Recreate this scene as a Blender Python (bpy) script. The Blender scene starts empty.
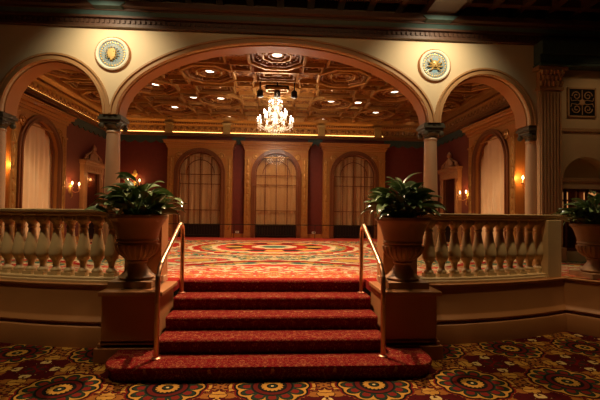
import bpy, math, random
from mathutils import Vector, Matrix
random.seed(7)
PI = math.pi
sc = bpy.context.scene
C = sc.collection

# ------------------------------------------------------------------ camera
EYE = 1.776
psi, pit, rho = math.atan(25/400), math.atan(12.3/400), .012
fw = Vector((math.sin(psi)*math.cos(pit), math.cos(psi)*math.cos(pit), math.sin(pit)))
r0 = Vector((math.cos(psi), -math.sin(psi), 0)); u0 = r0.cross(fw)
rt = math.cos(rho)*r0 + math.sin(rho)*u0; up = rt.cross(fw)
cam = bpy.data.cameras.new('camera'); cam.lens = 24; cam.sensor_width = 36; cam.clip_end = 100
co = bpy.data.objects.new('camera', cam); C.objects.link(co)
m = Matrix((rt, up, -fw)).transposed().to_4x4(); m.translation = Vector((0, 0, EYE))
co.matrix_world = m
sc.camera = co

# ------------------------------------------------------------------ world, exposure
w = bpy.data.worlds.new('night'); sc.world = w; w.use_nodes = True
w.node_tree.nodes['Background'].inputs[0].default_value = (1, .55, .25, 1)
w.node_tree.nodes['Background'].inputs[1].default_value = .004
vs = sc.view_settings
vs.view_transform = 'Standard'; vs.look = 'None'; vs.gamma = 1; vs.use_curve_mapping = False
vs.exposure = 0.12
sc.cycles.caustics_reflective = False; sc.cycles.caustics_refractive = False
sc.cycles.max_bounces = 6; sc.cycles.diffuse_bounces = 4; sc.cycles.glossy_bounces = 3
sc.cycles.sample_clamp_indirect = 3
sc.cycles.use_denoising = True

# ------------------------------------------------------------------ lights
def light(name, kind, loc, power, col, size=.1, aim=None, angle=60, blend=.5, sy=None, parent=None, spread=None):
    d = bpy.data.lights.new(name, kind); d.energy = power; d.color = col
    if kind == 'AREA':
        d.size = size
        if sy: d.shape = 'RECTANGLE'; d.size_y = sy
        if spread: d.spread = math.radians(spread)
    else: d.shadow_soft_size = size
    if kind == 'SPOT': d.spot_size = math.radians(angle); d.spot_blend = blend
    o = bpy.data.objects.new(name, d); C.objects.link(o); o.location = loc
    if aim is not None:
        o.rotation_euler = (Vector(aim)-Vector(loc)).to_track_quat('-Z', 'Y').to_euler()
    if parent: o.parent = parent
    return o
WARM = (1, .62, .28); AMBER = (1, .44, .12); SOFT = (1, .78, .48)
# foyer: spots grazing the spandrels, downlights over the stairs and the carpet
for k in (-1, 1):
    light('spandrel_spot', 'SPOT', (k*3.3, 7.0, 5.66), 150, (1, .82, .54), .04, (k*3.3, 8.25, 4.6), 112, 1)
light('wall_fill', 'AREA', (0, 5.2, 5.95), 17, (1, .62, .30), 5, (0, 8.2, 4.6), sy=.3)  # unseen soft fill, added to brighten the arcade wall
light('foyer_spot', 'SPOT', (-3.4, 4.35, 5.7), 300, (1, .74, .40), .03, (-3.7, 4.7, 0), 56, .8)
light('foyer_spot', 'SPOT', (3.7, 4.95, 5.7), 300, (1, .70, .36), .06, (3.9, 4.7, 0), 58, .8)
light('foyer_spot', 'SPOT', (6.9, 6.7, 5.7), 30, (1, .56, .24), .1, (6.9, 8.2, 2.8), 80, 1)  # added weak fill, aimed at the wall's dark right end
light('front_downlight', 'SPOT', (0, 5.4, 5.7), 160, (1, .70, .36), .06, (0, 3.6, 0), 60, .8)
for k in (-1, 1):
    light('plant_spot', 'SPOT', (k*1.75, 5.0, 5.7), 120, (1, .82, .55), .04, (k*1.78, 5.15, 2.0), 22, .7)
light('plant_spot', 'SPOT', (4.9, 5.7, 5.7), 110, (1, .82, .55), .04, (5.1, 6.1, 1.9), 24, .7)
light('stair_downlight', 'SPOT', (-.15, 6.3, 5.7), 1250, (1, .64, .40), .05, (-.1, 4.9, 0), 66, .9)
# ballroom: its recessed lights and chandelier together
for x in (-3.4, 0, 3.4):
    light('ballroom_downlight', 'SPOT', (x, 10.2, 5.2), 420, (1, .66, .36), .12, (x, 10.0, 0), 120, .7)
light('ballroom_downlight', 'SPOT', (0, 13.2, 5.2), 300, (1, .55, .24), .12, (0, 13.4, 0), 140, .7)
light('terrace_downlight', 'SPOT', (0, 7.7, 5.6), 420, (1, .72, .46), .1, (0, 7.3, 0), 90, .7)

# ------------------------------------------------------------------ node mini-language
class NT:
    def __init__(s, name):
        s.m = bpy.data.materials.new(name); s.m.use_nodes = True
        s.t = s.m.node_tree; s.b = s.t.nodes['Principled BSDF']
        s.out = s.t.nodes['Material Output']
    def n(s, typ, **k):
        nd = s.t.nodes.new(typ)
        for a, v in k.items(): setattr(nd, a, v)
        return nd
    def put(s, sock, v):
        if isinstance(v, V): s.t.links.new(v.s, sock)
        elif isinstance(v, bpy.types.NodeSocket): s.t.links.new(v, sock)
        elif isinstance(v, tuple) and len(v) == 3 and sock.type == 'RGBA': sock.default_value = (*v, 1)
        else: sock.default_value = v
    def math(s, op, *a):
        nd = s.n('ShaderNodeMath', operation=op)
        for i, v in enumerate(a): s.put(nd.inputs[i], v)
        return V(s, nd.outputs[0])
    def mix(s, f, a, b):
        nd = s.n('ShaderNodeMix', data_type='RGBA')
        s.put(nd.inputs[0], f); s.put(nd.inputs[6], a); s.put(nd.inputs[7], b)
        return V(s, nd.outputs[2])
    def pos(s):
        tc = s.n('ShaderNodeNewGeometry'); sp = s.n('ShaderNodeSeparateXYZ'); s.t.links.new(tc.outputs['Position'], sp.inputs[0])
        return [V(s, o) for o in sp.outputs]
    def objpos(s):
        tc = s.n('ShaderNodeTexCoord'); return V(s, tc.outputs['Object'])
    def vec(s, x, y, z=0.0):
        c = s.n('ShaderNodeCombineXYZ')
        for i, v in enumerate((x, y, z)): s.put(c.inputs[i], v)
        return V(s, c.outputs[0])
    def noise(s, v=None, scale=5, detail=3, rough=.5):
        nd = s.n('ShaderNodeTexNoise'); nd.inputs['Scale'].default_value = scale
        nd.inputs['Detail'].default_value = detail; nd.inputs['Roughness'].default_value = rough
        if v is not None: s.put(nd.inputs['Vector'], v)
        return V(s, nd.outputs[0])
    def vor(s, v=None, scale=5, feature='F1'):
        nd = s.n('ShaderNodeTexVoronoi', feature=feature); nd.inputs['Scale'].default_value = scale
        if v is not None: s.put(nd.inputs['Vector'], v)
        return V(s, nd.outputs['Distance'])
    def bump(s, h, strength=.5, dist=.01):
        nd = s.n('ShaderNodeBump'); nd.inputs['Strength'].default_value = strength; nd.inputs['Distance'].default_value = dist
        s.put(nd.inputs['Height'], h); s.t.links.new(nd.outputs[0], s.b.inputs['Normal'])
    def set(s, **k):
        for a, v in k.items():
            s.put(s.b.inputs[{'col': 'Base Color', 'rough': 'Roughness', 'metal': 'Metallic', 'em': 'Emission Color', 'es': 'Emission Strength', 'spec': 'Specular IOR Level', 'trans': 'Transmission Weight', 'coat': 'Coat Weight', 'sheen': 'Sheen Weight', 'alpha': 'Alpha', 'sss': 'Subsurface Weight'}[a]], v)
        return s.m
class V:
    def __init__(s, t, sock): s.t = t; s.s = sock
    def __add__(s, o): return s.t.math('ADD', s, o)
    __radd__ = __add__
    def __sub__(s, o): return s.t.math('SUBTRACT', s, o)
    def __rsub__(s, o): return s.t.math('SUBTRACT', o, s)
    def __mul__(s, o): return s.t.math('MULTIPLY', s, o)
    __rmul__ = __mul__
    def __truediv__(s, o): return s.t.math('DIVIDE', s, o)
    def __lt__(s, o): return s.t.math('LESS_THAN', s, o)
    def __gt__(s, o): return s.t.math('GREATER_THAN', s, o)
    def abs(s): return s.t.math('ABSOLUTE', s)
    def fract(s): return s.t.math('FRACT', s)
    def sqrt(s): return s.t.math('SQRT', s)
    def cos(s): return s.t.math('COSINE', s)
    def sin(s): return s.t.math('SINE', s)
    def pow(s, p): return s.t.math('POWER', s, p)
    def min(s, o): return s.t.math('MINIMUM', s, o)
    def max(s, o): return s.t.math('MAXIMUM', s, o)
def atan2(a, b): return a.t.math('ARCTAN2', a, b)

def plain(name, col, rough=.6, metal=0, var=.25, scale=6, bump=0, bscale=60, **k):
    t = NT(name)
    n = t.noise(t.objpos(), scale, 4)
    c2 = tuple(c*(1-var) for c in col)
    t.set(col=t.mix(n, c2, tuple(min(1, c*(1+var*.6)) for c in col)), rough=rough, metal=float(metal), **k)
    if bump: t.bump(t.noise(t.objpos(), bscale, 3), bump, .004)
    return t.m
def wood(name, c1, c2, rough=.35, scale=3, stretch=(9, 9, .8)):
    t = NT(name)
    mp = t.n('ShaderNodeMapping'); mp.inputs['Scale'].default_value = stretch
    t.put(mp.inputs['Vector'], t.objpos())
    n = t.noise(V(t, mp.outputs[0]), scale, 5, .6)
    t.set(col=t.mix(n, c1, c2), rough=rough, coat=.15); t.bump(n, .15, .004)
    return t.m
def glow(name, col, st):
    t = NT(name); t.set(col=(.02, .02, .02), em=col, es=float(st)); return t.m

M = {}
M['plaster'] = plain('cream_plaster', (.72, .57, .35), .65, var=.10, scale=2, bump=.1, bscale=30)
M['plaster_tan'] = plain('tan_plaster', (.52, .33, .17), .65, var=.12, scale=2)
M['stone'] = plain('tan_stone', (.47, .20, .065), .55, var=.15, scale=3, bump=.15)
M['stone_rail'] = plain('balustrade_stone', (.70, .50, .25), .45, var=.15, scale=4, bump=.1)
M['urn'] = plain('terracotta_stone', (.44, .245, .115), .6, var=.22, scale=5, bump=.2, bscale=40)
M['column'] = plain('column_stone', (.56, .36, .21), .45, var=.12, scale=3)
M['archivolt'] = plain('brown_archivolt', (.48, .26, .105), .5, var=.12)
M['bronze'] = plain('dark_bronze', (.10, .09, .06), .4, .3, var=.4, scale=15)
M['panel'] = wood('honey_wood', (.34, .13, .03), (.56, .25, .06), .38)
M['panel_dark'] = wood('red_mahogany', (.13, .04, .015), (.22, .075, .026), .32)
M['gilt'] = plain('old_gilt', (.52, .27, .08), .38, .55, var=.35, scale=14)
M['gilt_dark'] = plain('tarnished_gilt', (.30, .125, .035), .42, .3, var=.45, scale=9)
t = NT('carved_ceiling'); d = t.vor(t.objpos(), 7.5); d2 = t.vor(t.objpos(), 19)
c = t.mix(d > .42, (.16, .05, .014), (.40, .17, .04)); c = t.mix(d2 < .22, c, (.10, .03, .01))
t.set(col=c, rough=.42, metal=.25); t.bump(d+d2*.4, .9, .05); M['ceil'] = t.m
M['black'] = plain('black_metal', (.012, .011, .010), .45, .3)
M['iron'] = plain('dark_iron', (.03, .02, .014), .4, .5)
M['brass'] = plain('polished_brass', (.80, .48, .28), .34, 1, var=.1)
M['white'] = plain('white_plastic', (.75, .72, .65), .5)
M['darkwood'] = wood('foyer_ceiling_wood', (.05, .022, .012), (.11, .045, .02), .5)
M['teal'] = plain('teal_paint', (.045, .085, .075), .55, var=.4, scale=10)
M['teal_light'] = plain('medallion_blue', (.17, .32, .42), .6, var=.4, scale=40)
M['ivory'] = plain('ivory_moulding', (.80, .72, .55), .5, var=.08)
M['goldleaf'] = plain('gold_relief', (.60, .40, .13), .4, .35, var=.45, scale=40)
M['soil'] = plain('potting_soil', (.03, .018, .01), .95)
M['stem'] = plain('leaf_stalk', (.05, .12, .025), .5)
M['marble'] = plain('fireplace_marble', (.50, .27, .12), .4, var=.2)
M['candle'] = plain('candle_tube', (.8, .7, .5), .6)
M['bulb'] = glow('candle_bulb', (1, .62, .26), 14)
M['bulb_w'] = glow('chandelier_bulb', (1, .90, .74), 22)
M['lens'] = glow('recessed_lens', (1, .82, .60), 4.5)
M['strip'] = glow('cove_strip', (1, .47, .11), 6)

t = NT('red_damask'); x, y, z = t.pos()
n = t.noise(t.vec(((x+y)*1.2).fract().abs(), z*.9, 0), 7, 3)
t.set(col=t.mix(n, (.095, .009, .004), (.17, .019, .007)), rough=.6, sheen=.15); M['damask'] = t.m

t = NT('sheer_curtain'); n = t.noise(t.objpos(), 3, 3)
t.set(col=t.mix(n, (.78, .52, .30), (.92, .68, .42)), rough=.8, sss=0.0); M['curtain'] = t.m

t = NT('window_glass'); t.set(col=(.02, .01, .005), rough=.04, spec=.9)
tr = t.n('ShaderNodeBsdfTransparent'); tr.inputs[0].default_value = (1, .97, .92, 1); mx = t.n('ShaderNodeMixShader'); mx.inputs[0].default_value = .16
t.t.links.new(tr.outputs[0], mx.inputs[1]); t.t.links.new(t.b.outputs[0], mx.inputs[2]); t.t.links.new(mx.outputs[0], t.out.inputs[0]); M['glass'] = t.m
t = NT('cut_crystal'); t.set(col=(.95, .92, .85), rough=.12, spec=.9)
tr = t.n('ShaderNodeBsdfTranslucent'); tr.inputs[0].default_value = (1, .95, .85, 1); mx = t.n('ShaderNodeMixShader'); mx.inputs[0].default_value = .5
t.t.links.new(tr.outputs[0], mx.inputs[1]); t.t.links.new(t.b.outputs[0], mx.inputs[2]); t.t.links.new(mx.outputs[0], t.out.inputs[0]); M['crystal'] = t.m
t = NT('mirror_glass'); t.set(col=(.30, .16, .08), rough=.08, metal=.9); M['mirror'] = t.m

t = NT('leaf_green'); n = t.noise(t.objpos(), 9, 2)
t.set(col=t.mix(n, (.06, .11, .03), (.26, .34, .15)), rough=.24, spec=.7); M['leaf'] = t.m

# foyer carpet: rosettes on a square lattice with scrolling gold leaf between them
def rosette_carpet():
    t = NT('rosette_carpet'); x, y, z = t.pos()
    P = 1.05
    u = ((x/P+.5).fract()-.5)*P; v = (((y-4.15)/P+.5).fract()-.5)*P
    au, av = u.abs(), v.abs()
    sv = t.vec(au.max(av), au.min(av), 0.0)
    wob = t.noise(sv, 9, 2)
    r = (u*u+v*v).sqrt(); th = atan2(v, u)
    RED, DK, GOLD, CREAM, GREEN, BUR = (.17, .007, .005), (.008, .006, .004), (.56, .28, .045), (.72, .50, .18), (.018, .034, .018), (.075, .003, .004)
    # background: leaf-shaped pieces mirrored about each rosette
    def cells(off, sc_, st):
        wx = t.noise(sv, 9, 2, .6); wy = t.noise(t.vec(au.max(av)+7, au.min(av)+3, 0.0), 9, 2, .6)
        vec = t.vec((au.max(av)+off)*st+(wx-.5)*.22, au.min(av)+off+(wy-.5)*.22, 0.0)
        d = t.n('ShaderNodeTexVoronoi', feature='DISTANCE_TO_EDGE'); d.inputs['Scale'].default_value = sc_; t.put(d.inputs['Vector'], vec)
        q = t.n('ShaderNodeTexVoronoi', feature='F1'); q.inputs['Scale'].default_value = sc_; t.put(q.inputs['Vector'], vec)
        sp = t.n('ShaderNodeSeparateColor'); t.t.links.new(q.outputs['Color'], sp.inputs[0])
        return V(t, d.outputs['Distance']), V(t, sp.outputs[0]), V(t, sp.outputs[1])
    n1 = t.noise(sv, 13, 1.5, .4)
    e1, q1, q2 = cells(2.0, 11.0, .75)
    c = t.mix(q2 > .55, BUR, RED)
    pc = t.mix(q1 > .88, GOLD, CREAM); pc = t.mix(q1 < .60, pc, (.34, .12, .02))
    c = t.mix((q1 > .50)*(e1 > .10), c, pc)
    c = t.mix((q1 > .50)*(e1 > .05)*(e1 < .10), c, DK)
    c = t.mix((q1 < .10)*(e1 > .12), c, GREEN)
    rr = r+(wob-.5)*.03
    # outer scalloped gold halo
    sc12 = (th*6.0+.0).cos().abs()
    edge = .356+.026*sc12
    c = t.mix(rr < edge+.03, c, RED)
    c = t.mix(rr < edge+.012, c, DK)
    c = t.mix(rr < edge-.012, c, GOLD)
    pet = .235+.118*sc12.pow(.5)
    c = t.mix(r < pet, c, DK); c = t.mix(r < pet-.014, c, GREEN)
    side = (sc12 > .62)*(r < pet-.052)*(r > .225)
    c = t.mix(side, c, (.20, .016, .008))
    c = t.mix(r < .215, c, DK); c = t.mix(r < .195, c, (.12, .010, .006)); c = t.mix(r < .150, c, DK)
    inner = .095+.022*(th*8.0).cos().abs()
    c = t.mix(r < inner, c, GOLD); c = t.mix(r < .058, c, DK); c = t.mix(r < .042, c, GREEN)
    c = t.mix(r < .016, c, CREAM)
    pile = t.noise(t.objpos(), 140, 2)
    c = t.mix(pile*.35, c, DK)
    t.set(col=c, rough=.95, spec=.1); t.bump(pile, .5, .006)
    return t.m
M['carpet'] = rosette_carpet()
# stair carpet: deep red with fine gold scrolls
t = NT('stair_carpet'); x, y, z = t.pos()
u = ((x/.66+.5).fract()-.5).abs()*.66
sv = t.vec(u, y+z*.9, 0.0); n1 = t.noise(sv, 12, 2, .5); n2 = t.noise(t.vec(u+4, y+z*.9, 0.0), 19, 2)
c = t.mix(n2, (.13, .003, .004), (.27, .007, .009))
c = t.mix((n1-.5).abs() < .011, c, (.42, .14, .05))
c = t.mix((n2-.47).abs() < .008, c, (.45, .18, .08))
c = t.mix(n1 < .325, c, (.45, .26, .10))
pile = t.noise(t.objpos(), 160, 2)
c = t.mix(pile*.4, c, (.02, .002, .002)); t.set(col=c, rough=.95, spec=.08); t.bump(pile, .8, .01); M['stair_carpet'] = t.m
# ballroom carpet: ringed medallions, teal scroll bands and a red border
def ballroom_carpet():
    t = NT('ballroom_carpet'); x, y, z = t.pos()
    ax = x.abs()
    PINK, RED, CREAM, OCH, TEAL, DK = (.56, .075, .055), (.38, .022, .016), (.70, .58, .36), (.58, .34, .09), (.06, .15, .11), (.05, .02, .012)
    sv = t.vec(ax, y, 0.0)
    n1 = t.noise(sv, 2.6, 2, .5); n2 = t.noise(t.vec(ax+5, y+2, 0.0), 4.5, 2, .5); n3 = t.noise(t.vec(ax+9, y, 0.0), 9, 2)
    P = 4.9
    u = ((x/P+.5).fract()-.5)*P; v = (((y-11.3)/5.4+.5).fract()-.5)*5.4
    r = (u*u+v*v).sqrt()+(n2-.5)*.35; th = atan2(v, u)
    c = t.mix(n1 > .5, OCH, CREAM)
    c = t.mix((n1-.52).abs() < .05, c, TEAL); c = t.mix((n2-.5).abs() < .035, c, PINK); c = t.mix(n2 > .62, c, TEAL); c = t.mix(n1 < .36, c, RED)
    # teal scroll band in front
    band = (y < 9.0)*(y > 7.25)
    tb = t.mix(((n1-.5).abs() < .02), TEAL, CREAM); tb = t.mix((n2-.52).abs() < .03, tb, OCH); tb = t.mix(n2 > .64, tb, PINK)
    cu = ((ax-1.55)*(ax-1.55)+(y-8.1)*(y-8.1)*1.8).sqrt()
    tb = t.mix((cu-.78).abs() < .10, tb, CREAM); tb = t.mix((cu-.52).abs() < .10, tb, PINK); tb = t.mix(cu < .3, tb, OCH)
    fan = ((ax*1.1+(y-7.25)*.55) < .42)
    tb = t.mix(fan, tb, CREAM)
    c = t.mix(band, c, tb)
    c = t.mix(r < 2.35, c, CREAM); c = t.mix(r < 2.22, c, RED); c = t.mix(r < 2.02, c, t.mix(n2 > .5, OCH, TEAL)); c = t.mix(r < 1.75, c, CREAM)
    c = t.mix(r < 1.6, c, PINK); c = t.mix(r < 1.35, c, t.mix((th*8.0).cos() > 0.0, DK, OCH)); c = t.mix(r < .95, c, RED); c = t.mix(r < .6, c, CREAM); c = t.mix(r < .35, c, TEAL)
    # scrolling pink strip, then red border at the stair edge
    pb = t.mix((n2-.5).abs() < .05, PINK, CREAM); pb = t.mix(n3 > .6, pb, OCH)
    c = t.mix(y < 7.25, c, pb)
    rb = t.mix((n3-.5).abs() < .03, PINK, OCH); rb = t.mix(n3 > .60, rb, CREAM); rb = t.mix(y < 5.98, rb, RED)
    c = t.mix(y < 6.55, c, rb); c = t.mix(y > 13.7, c, PINK)
    pile = t.noise(t.objpos(), 120, 2)
    c = t.mix(pile*.25, c, (.03, .01, .005))
    t.set(col=c, rough=.95, spec=.08); return t.m
M['carpet_up'] = ballroom_carpet()

# ------------------------------------------------------------------ mesh builder
class MB:
    def __init__(s): s.v = []; s.f = []
    def add(s, vs, fs):
        k = len(s.v); s.v += [tuple(q) for q in vs]; s.f += [tuple(i+k for i in f) for f in fs]; return s
    def box(s, x0, x1, y0, y1, z0, z1):
        return s.add([(x0,y0,z0),(x1,y0,z0),(x1,y1,z0),(x0,y1,z0),(x0,y0,z1),(x1,y0,z1),(x1,y1,z1),(x0,y1,z1)],
                     [(0,3,2,1),(4,5,6,7),(0,1,5,4),(1,2,6,5),(2,3,7,6),(3,0,4,7)])
    def lathe(s, prof, c=(0,0,0), n=16, a0=0, a1=2*PI, sx=1, sy=1):
        full = abs(a1-a0-2*PI) < 1e-6; k = n if full else n+1
        vs = [(c[0]+sx*r*math.cos(a0+(a1-a0)*j/n), c[1]+sy*r*math.sin(a0+(a1-a0)*j/n), c[2]+z) for r, z in prof for j in range(k)]
        fs = []
        for i in range(len(prof)-1):
            for j in range(n):
                j2 = (j+1) % k
                fs.append((i*k+j, i*k+j2, (i+1)*k+j2, (i+1)*k+j))
        if full:
            if prof[0][0] > 1e-4: fs.append(tuple(reversed(range(k))))
            if prof[-1][0] > 1e-4: fs.append(tuple(range((len(prof)-1)*k, len(prof)*k)))
        return s.add(vs, fs)
    def tube(s, pts, r, n=8, r1=None):
        pts = [Vector(p) for p in pts]; N = len(pts); vs = []; a = None
        for i, p in enumerate(pts):
            d = (pts[min(i+1, N-1)]-pts[max(i-1, 0)]).normalized()
            if a is None: a = d.orthogonal().normalized()
            a = (a-d*a.dot(d)).normalized(); b = d.cross(a)
            q = r if r1 is None else r+(r1-r)*i/(N-1)
            vs += [p+q*(math.cos(2*PI*j/n)*a+math.sin(2*PI*j/n)*b) for j in range(n)]
        fs = [(i*n+j, i*n+(j+1) % n, (i+1)*n+(j+1) % n, (i+1)*n+j) for i in range(N-1) for j in range(n)]
        fs += [tuple(reversed(range(n))), tuple(range((N-1)*n, N*n))]
        return s.add(vs, fs)
    def prism(s, poly, y0, y1, axis='y'):
        """poly in (x,z) extruded along y, or in (x,y) extruded along z"""
        n = len(poly)
        if axis == 'y': vs = [(x, y0, z) for x, z in poly]+[(x, y1, z) for x, z in poly]
        else: vs = [(x, y, y0) for x, y in poly]+[(x, y, y1) for x, y in poly]
        fs = [tuple(range(n)), tuple(reversed(range(n, 2*n)))]+[(i, i+n, (i+1) % n+n, (i+1) % n) for i in range(n)]
        return s.add(vs, fs)
    def band(s, inner, outer, y0, y1):
        """flat moulding between two open (x,z) polylines of equal length"""
        n = len(inner)
        vs = [(x, y, z) for y in (y0, y1) for pl in (inner, outer) for x, z in pl]
        I0, O0, I1, O1 = 0, n, 2*n, 3*n; fs = []
        for i in range(n-1):
            fs += [(I0+i, I0+i+1, O0+i+1, O0+i), (I1+i, O1+i, O1+i+1, I1+i+1), (I0+i, I1+i, I1+i+1, I0+i+1), (O0+i, O0+i+1, O1+i+1, O1+i)]
        fs += [(I0, O0, O1, I1), (I0+n-1, I1+n-1, O1+n-1, O0+n-1)]
        return s.add(vs, fs)
    def sweep(s, path, prof):
        """closed profile (outward offset, z) swept along a plan path; outward is to the right of travel"""
        k = len(prof); vs = []
        for i, p in enumerate(path):
            p = Vector(p)
            d0 = (p-Vector(path[i-1])).normalized() if i else None
            d1 = (Vector(path[i+1])-p).normalized() if i+1 < len(path) else None
            d0 = d0 or d1; d1 = d1 or d0
            nrm = Vector((d0.y, -d0.x))+Vector((d1.y, -d1.x)); nrm = nrm.normalized()
            sc_ = 1/max(.4, nrm.dot(Vector((d0.y, -d0.x))))
            vs += [(p.x+nrm.x*o*sc_, p.y+nrm.y*o*sc_, z) for o, z in prof]
        fs = [(i*k+j, i*k+(j+1) % k, (i+1)*k+(j+1) % k, (i+1)*k+j) for i in range(len(path)-1) for j in range(k)]
        fs += [tuple(reversed(range(k))), tuple(range((len(path)-1)*k, len(path)*k))]
        return s.add(vs, fs)
    def xf(s, mat):
        s.v = [tuple(mat @ Vector(q)) for q in s.v]; return s
    def build(s, name, mat, parent=None, smooth=False, bevel=0, world=False, label=None, angle=40):
        if world and parent is not None:
            l = parent.location; s.v = [(a-l.x, b-l.y, c-l.z) for a, b, c in s.v]
        me = bpy.data.meshes.new(name); me.from_pydata(s.v, [], s.f); me.validate()
        import bmesh
        bm = bmesh.new(); bm.from_mesh(me); bmesh.ops.recalc_face_normals(bm, faces=bm.faces); bm.to_mesh(me); bm.free()
        me.materials.append(mat)
        o = bpy.data.objects.new(name, me); C.objects.link(o)
        if parent is not None: o.parent = parent
        if smooth: me.shade_smooth(); me.set_sharp_from_angle(angle=math.radians(angle))
        if bevel:
            b = o.modifiers.new('bevel', 'BEVEL'); b.width = bevel; b.segments = 2; b.limit_method = 'ANGLE'
        if label: o['label'] = label
        return o
def thing(name, label, cat, loc=(0,0,0), rz=0, group=None):
    o = bpy.data.objects.new(name, None); C.objects.link(o); o.location = loc; o.rotation_euler = (0, 0, rz)
    o.empty_display_size = .1
    o['label'] = label; o['category'] = cat
    if group: o['group'] = group
    return o
def tag(o, label, cat, group=None):
    o['label'] = label; o['category'] = cat
    if group: o['group'] = group
    return o
def struct(o): o['kind'] = 'structure'; return o
def sroot(name, loc=(0,0,0), rz=0):
    o = bpy.data.objects.new(name, None); C.objects.link(o); o.location = loc; o.rotation_euler = (0, 0, rz); o['kind'] = 'structure'; return o
def dup(root, loc=None, rz=None):
    r = root.copy(); C.objects.link(r)
    if loc is not None: r.location = loc
    if rz is not None: r.rotation_euler = (0, 0, rz)
    for ch in list(root.children):
        c = ch.copy(); C.objects.link(c); c.parent = r
        for g in ch.children:
            d = g.copy(); C.objects.link(d); d.parent = c
    return r
def arc(cx, cz, rx, rz, a0, a1, n):
    return [(cx+rx*math.cos(a0+(a1-a0)*i/n), cz+rz*math.sin(a0+(a1-a0)*i/n)) for i in range(n+1)]
def archline(cx, half, spring, rise, n=24, foot=None, grow=0):
    p = arc(cx, spring, half+grow, rise+grow, PI, 0, n)
    if foot is not None: p = [(cx-half-grow, foot)]+p+[(cx+half+grow, foot)]
    return p

FZ = .80                       # upper floor level
# ------------------------------------------------------------------ structure: floors
struct(MB().box(-9, 9, -2, 8.6, -.1, 0).build('floor', M['carpet']))
def curve_pts(s, n=14, x0=2.05):
    pts = []
    for i in range(n+1):
        X = x0+(4.56-x0)*i/n; d = max(0, X-2.2); pts.append((s*X, 5.50+.09*d+.075*d*d))
    return pts
def flank_path(s): return curve_pts(s)+[(s*5.30, 5.22), (s*6.6, 4.6), (s*8.8, 4.2)]
plan = [(-1.31, 5.84), (-1.345, 5.84), (-1.345, 5.53)]+[(x, y+.05) for x, y in flank_path(-1)]+[(-8.8, 15.6), (8.8, 15.6)]+[(x, y+.05) for x, y in reversed(flank_path(1))]+[(1.345, 5.53), (1.345, 5.84), (1.31, 5.84)]
mb = MB().prism(plan, FZ-.12, FZ, axis='z')
struct(mb.build('floor_upper', M['carpet_up']))
# ------------------------------------------------------------------ low curved walls under the balustrades
prof = [(-.12, 0), (.16, 0), (.16, .06), (.155, .20), (.14, .255), (.115, .272), (.09, .278), (.09, .298), (.125, .304), (.135, .325), (.12, .35), (.095, .375), (.085, .40), (.085, .76), (.095, .77), (.10, .78), (.10, .80), (-.12, .80)]
for s, nm in ((1, 'wall_right_low'), (-1, 'wall_left_low')):
    p = flank_path(s)
    if s < 0: p = p[::-1]
    pr = prof
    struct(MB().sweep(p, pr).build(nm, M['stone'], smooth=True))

# ------------------------------------------------------------------ arcade wall
YA, TA = 8.2, .45
SP, CT = 3.70, 3.70
top, outL = 6.2, 9.0
poly = [(-outL, top), (-outL, FZ-.1), (-5.80, FZ-.1), (-5.80, SP)]
poly += archline(-4.44, .98, SP, 1.06, 20)
poly += archline(0, 3.20, SP, 1.56, 40)
poly += archline(4.44, .98, SP, 1.06, 20)
poly += [(5.80, SP), (5.80, FZ-.1), (outL, FZ-.1), (outL, top)]
# niche and glazed window are openings in the right part: keep the solid part to x = 6.12 and rebuild the rest round them
poly = [q for q in poly if q[0] < 6]+[(6.12, FZ-.1), (6.12, top)]
mb = MB().prism(poly, YA, YA+TA)
RZ = 3.63
nx, nh = 6.70, .52              # niche centre and half width
mb.box(6.12, outL, YA, YA+TA, 3.1, top)
mb.prism([(6.12, 3.1), (6.12, 2.58), (nx-nh, 2.58)]+archline(nx, nh, 2.58, .46, 16)[1:-1]+[(nx+nh, 2.58), (outL, 2.58), (outL, 3.1)], YA, YA+TA)
mb.box(6.12, outL, YA, YA+TA, 2.36, 2.58)
mb.box(nx-nh-.05, nx+nh+.05, YA+.28, YA+TA, 2.5, 3.12)
mb.box(7.4, outL, YA, YA+TA, FZ-.1, 2.36)
mb.box(6.12, 7.4, YA, YA+TA, FZ-.1, 1.0)
struct(mb.build('wall_middle', M['plaster']))
# archivolts
def archivolt(cx, half, rise, n):
    r = MB()
    for g0, g1, dep in ((-.0, .045, .05), (.045, .10, .025), (.10, .135, .055)):
        r.band(archline(cx, half, SP, rise, n, None, g0), archline(cx, half, SP, rise, n, None, g1), YA-dep, YA+.01)
    return r
for i, (cx, h, ri, n) in enumerate(((-4.44, .98, 1.06, 24), (0, 3.2, 1.56, 48), (4.44, .98, 1.06, 24))):
    struct(archivolt(cx, h, ri, n).build('trim_%d' % (i+1), M['archivolt'], smooth=True))
# soffit linings, tan-brown ornamented
for i, (cx, h, ri, n) in enumerate(((-4.44, .98, 1.06, 24), (0, 3.2, 1.56, 48), (4.44, .98, 1.06, 24))):
    r = MB().band(archline(cx, h-.03, SP, ri-.03, n), archline(cx, h+.005, SP, ri+.005, n), YA+.06, YA+TA-.02)
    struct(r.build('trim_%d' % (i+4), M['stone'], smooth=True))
# string course on the right part
struct(MB().box(6.12, outL, YA-.04, YA, 3.58, 3.66).build('trim_7', M['plaster_tan'], bevel=.01))
# niche sill
struct(MB().box(6.12, outL, YA-.03, YA+.01, 2.50, 2.58).build('trim_8', M['plaster_tan'], bevel=.008))

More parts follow.
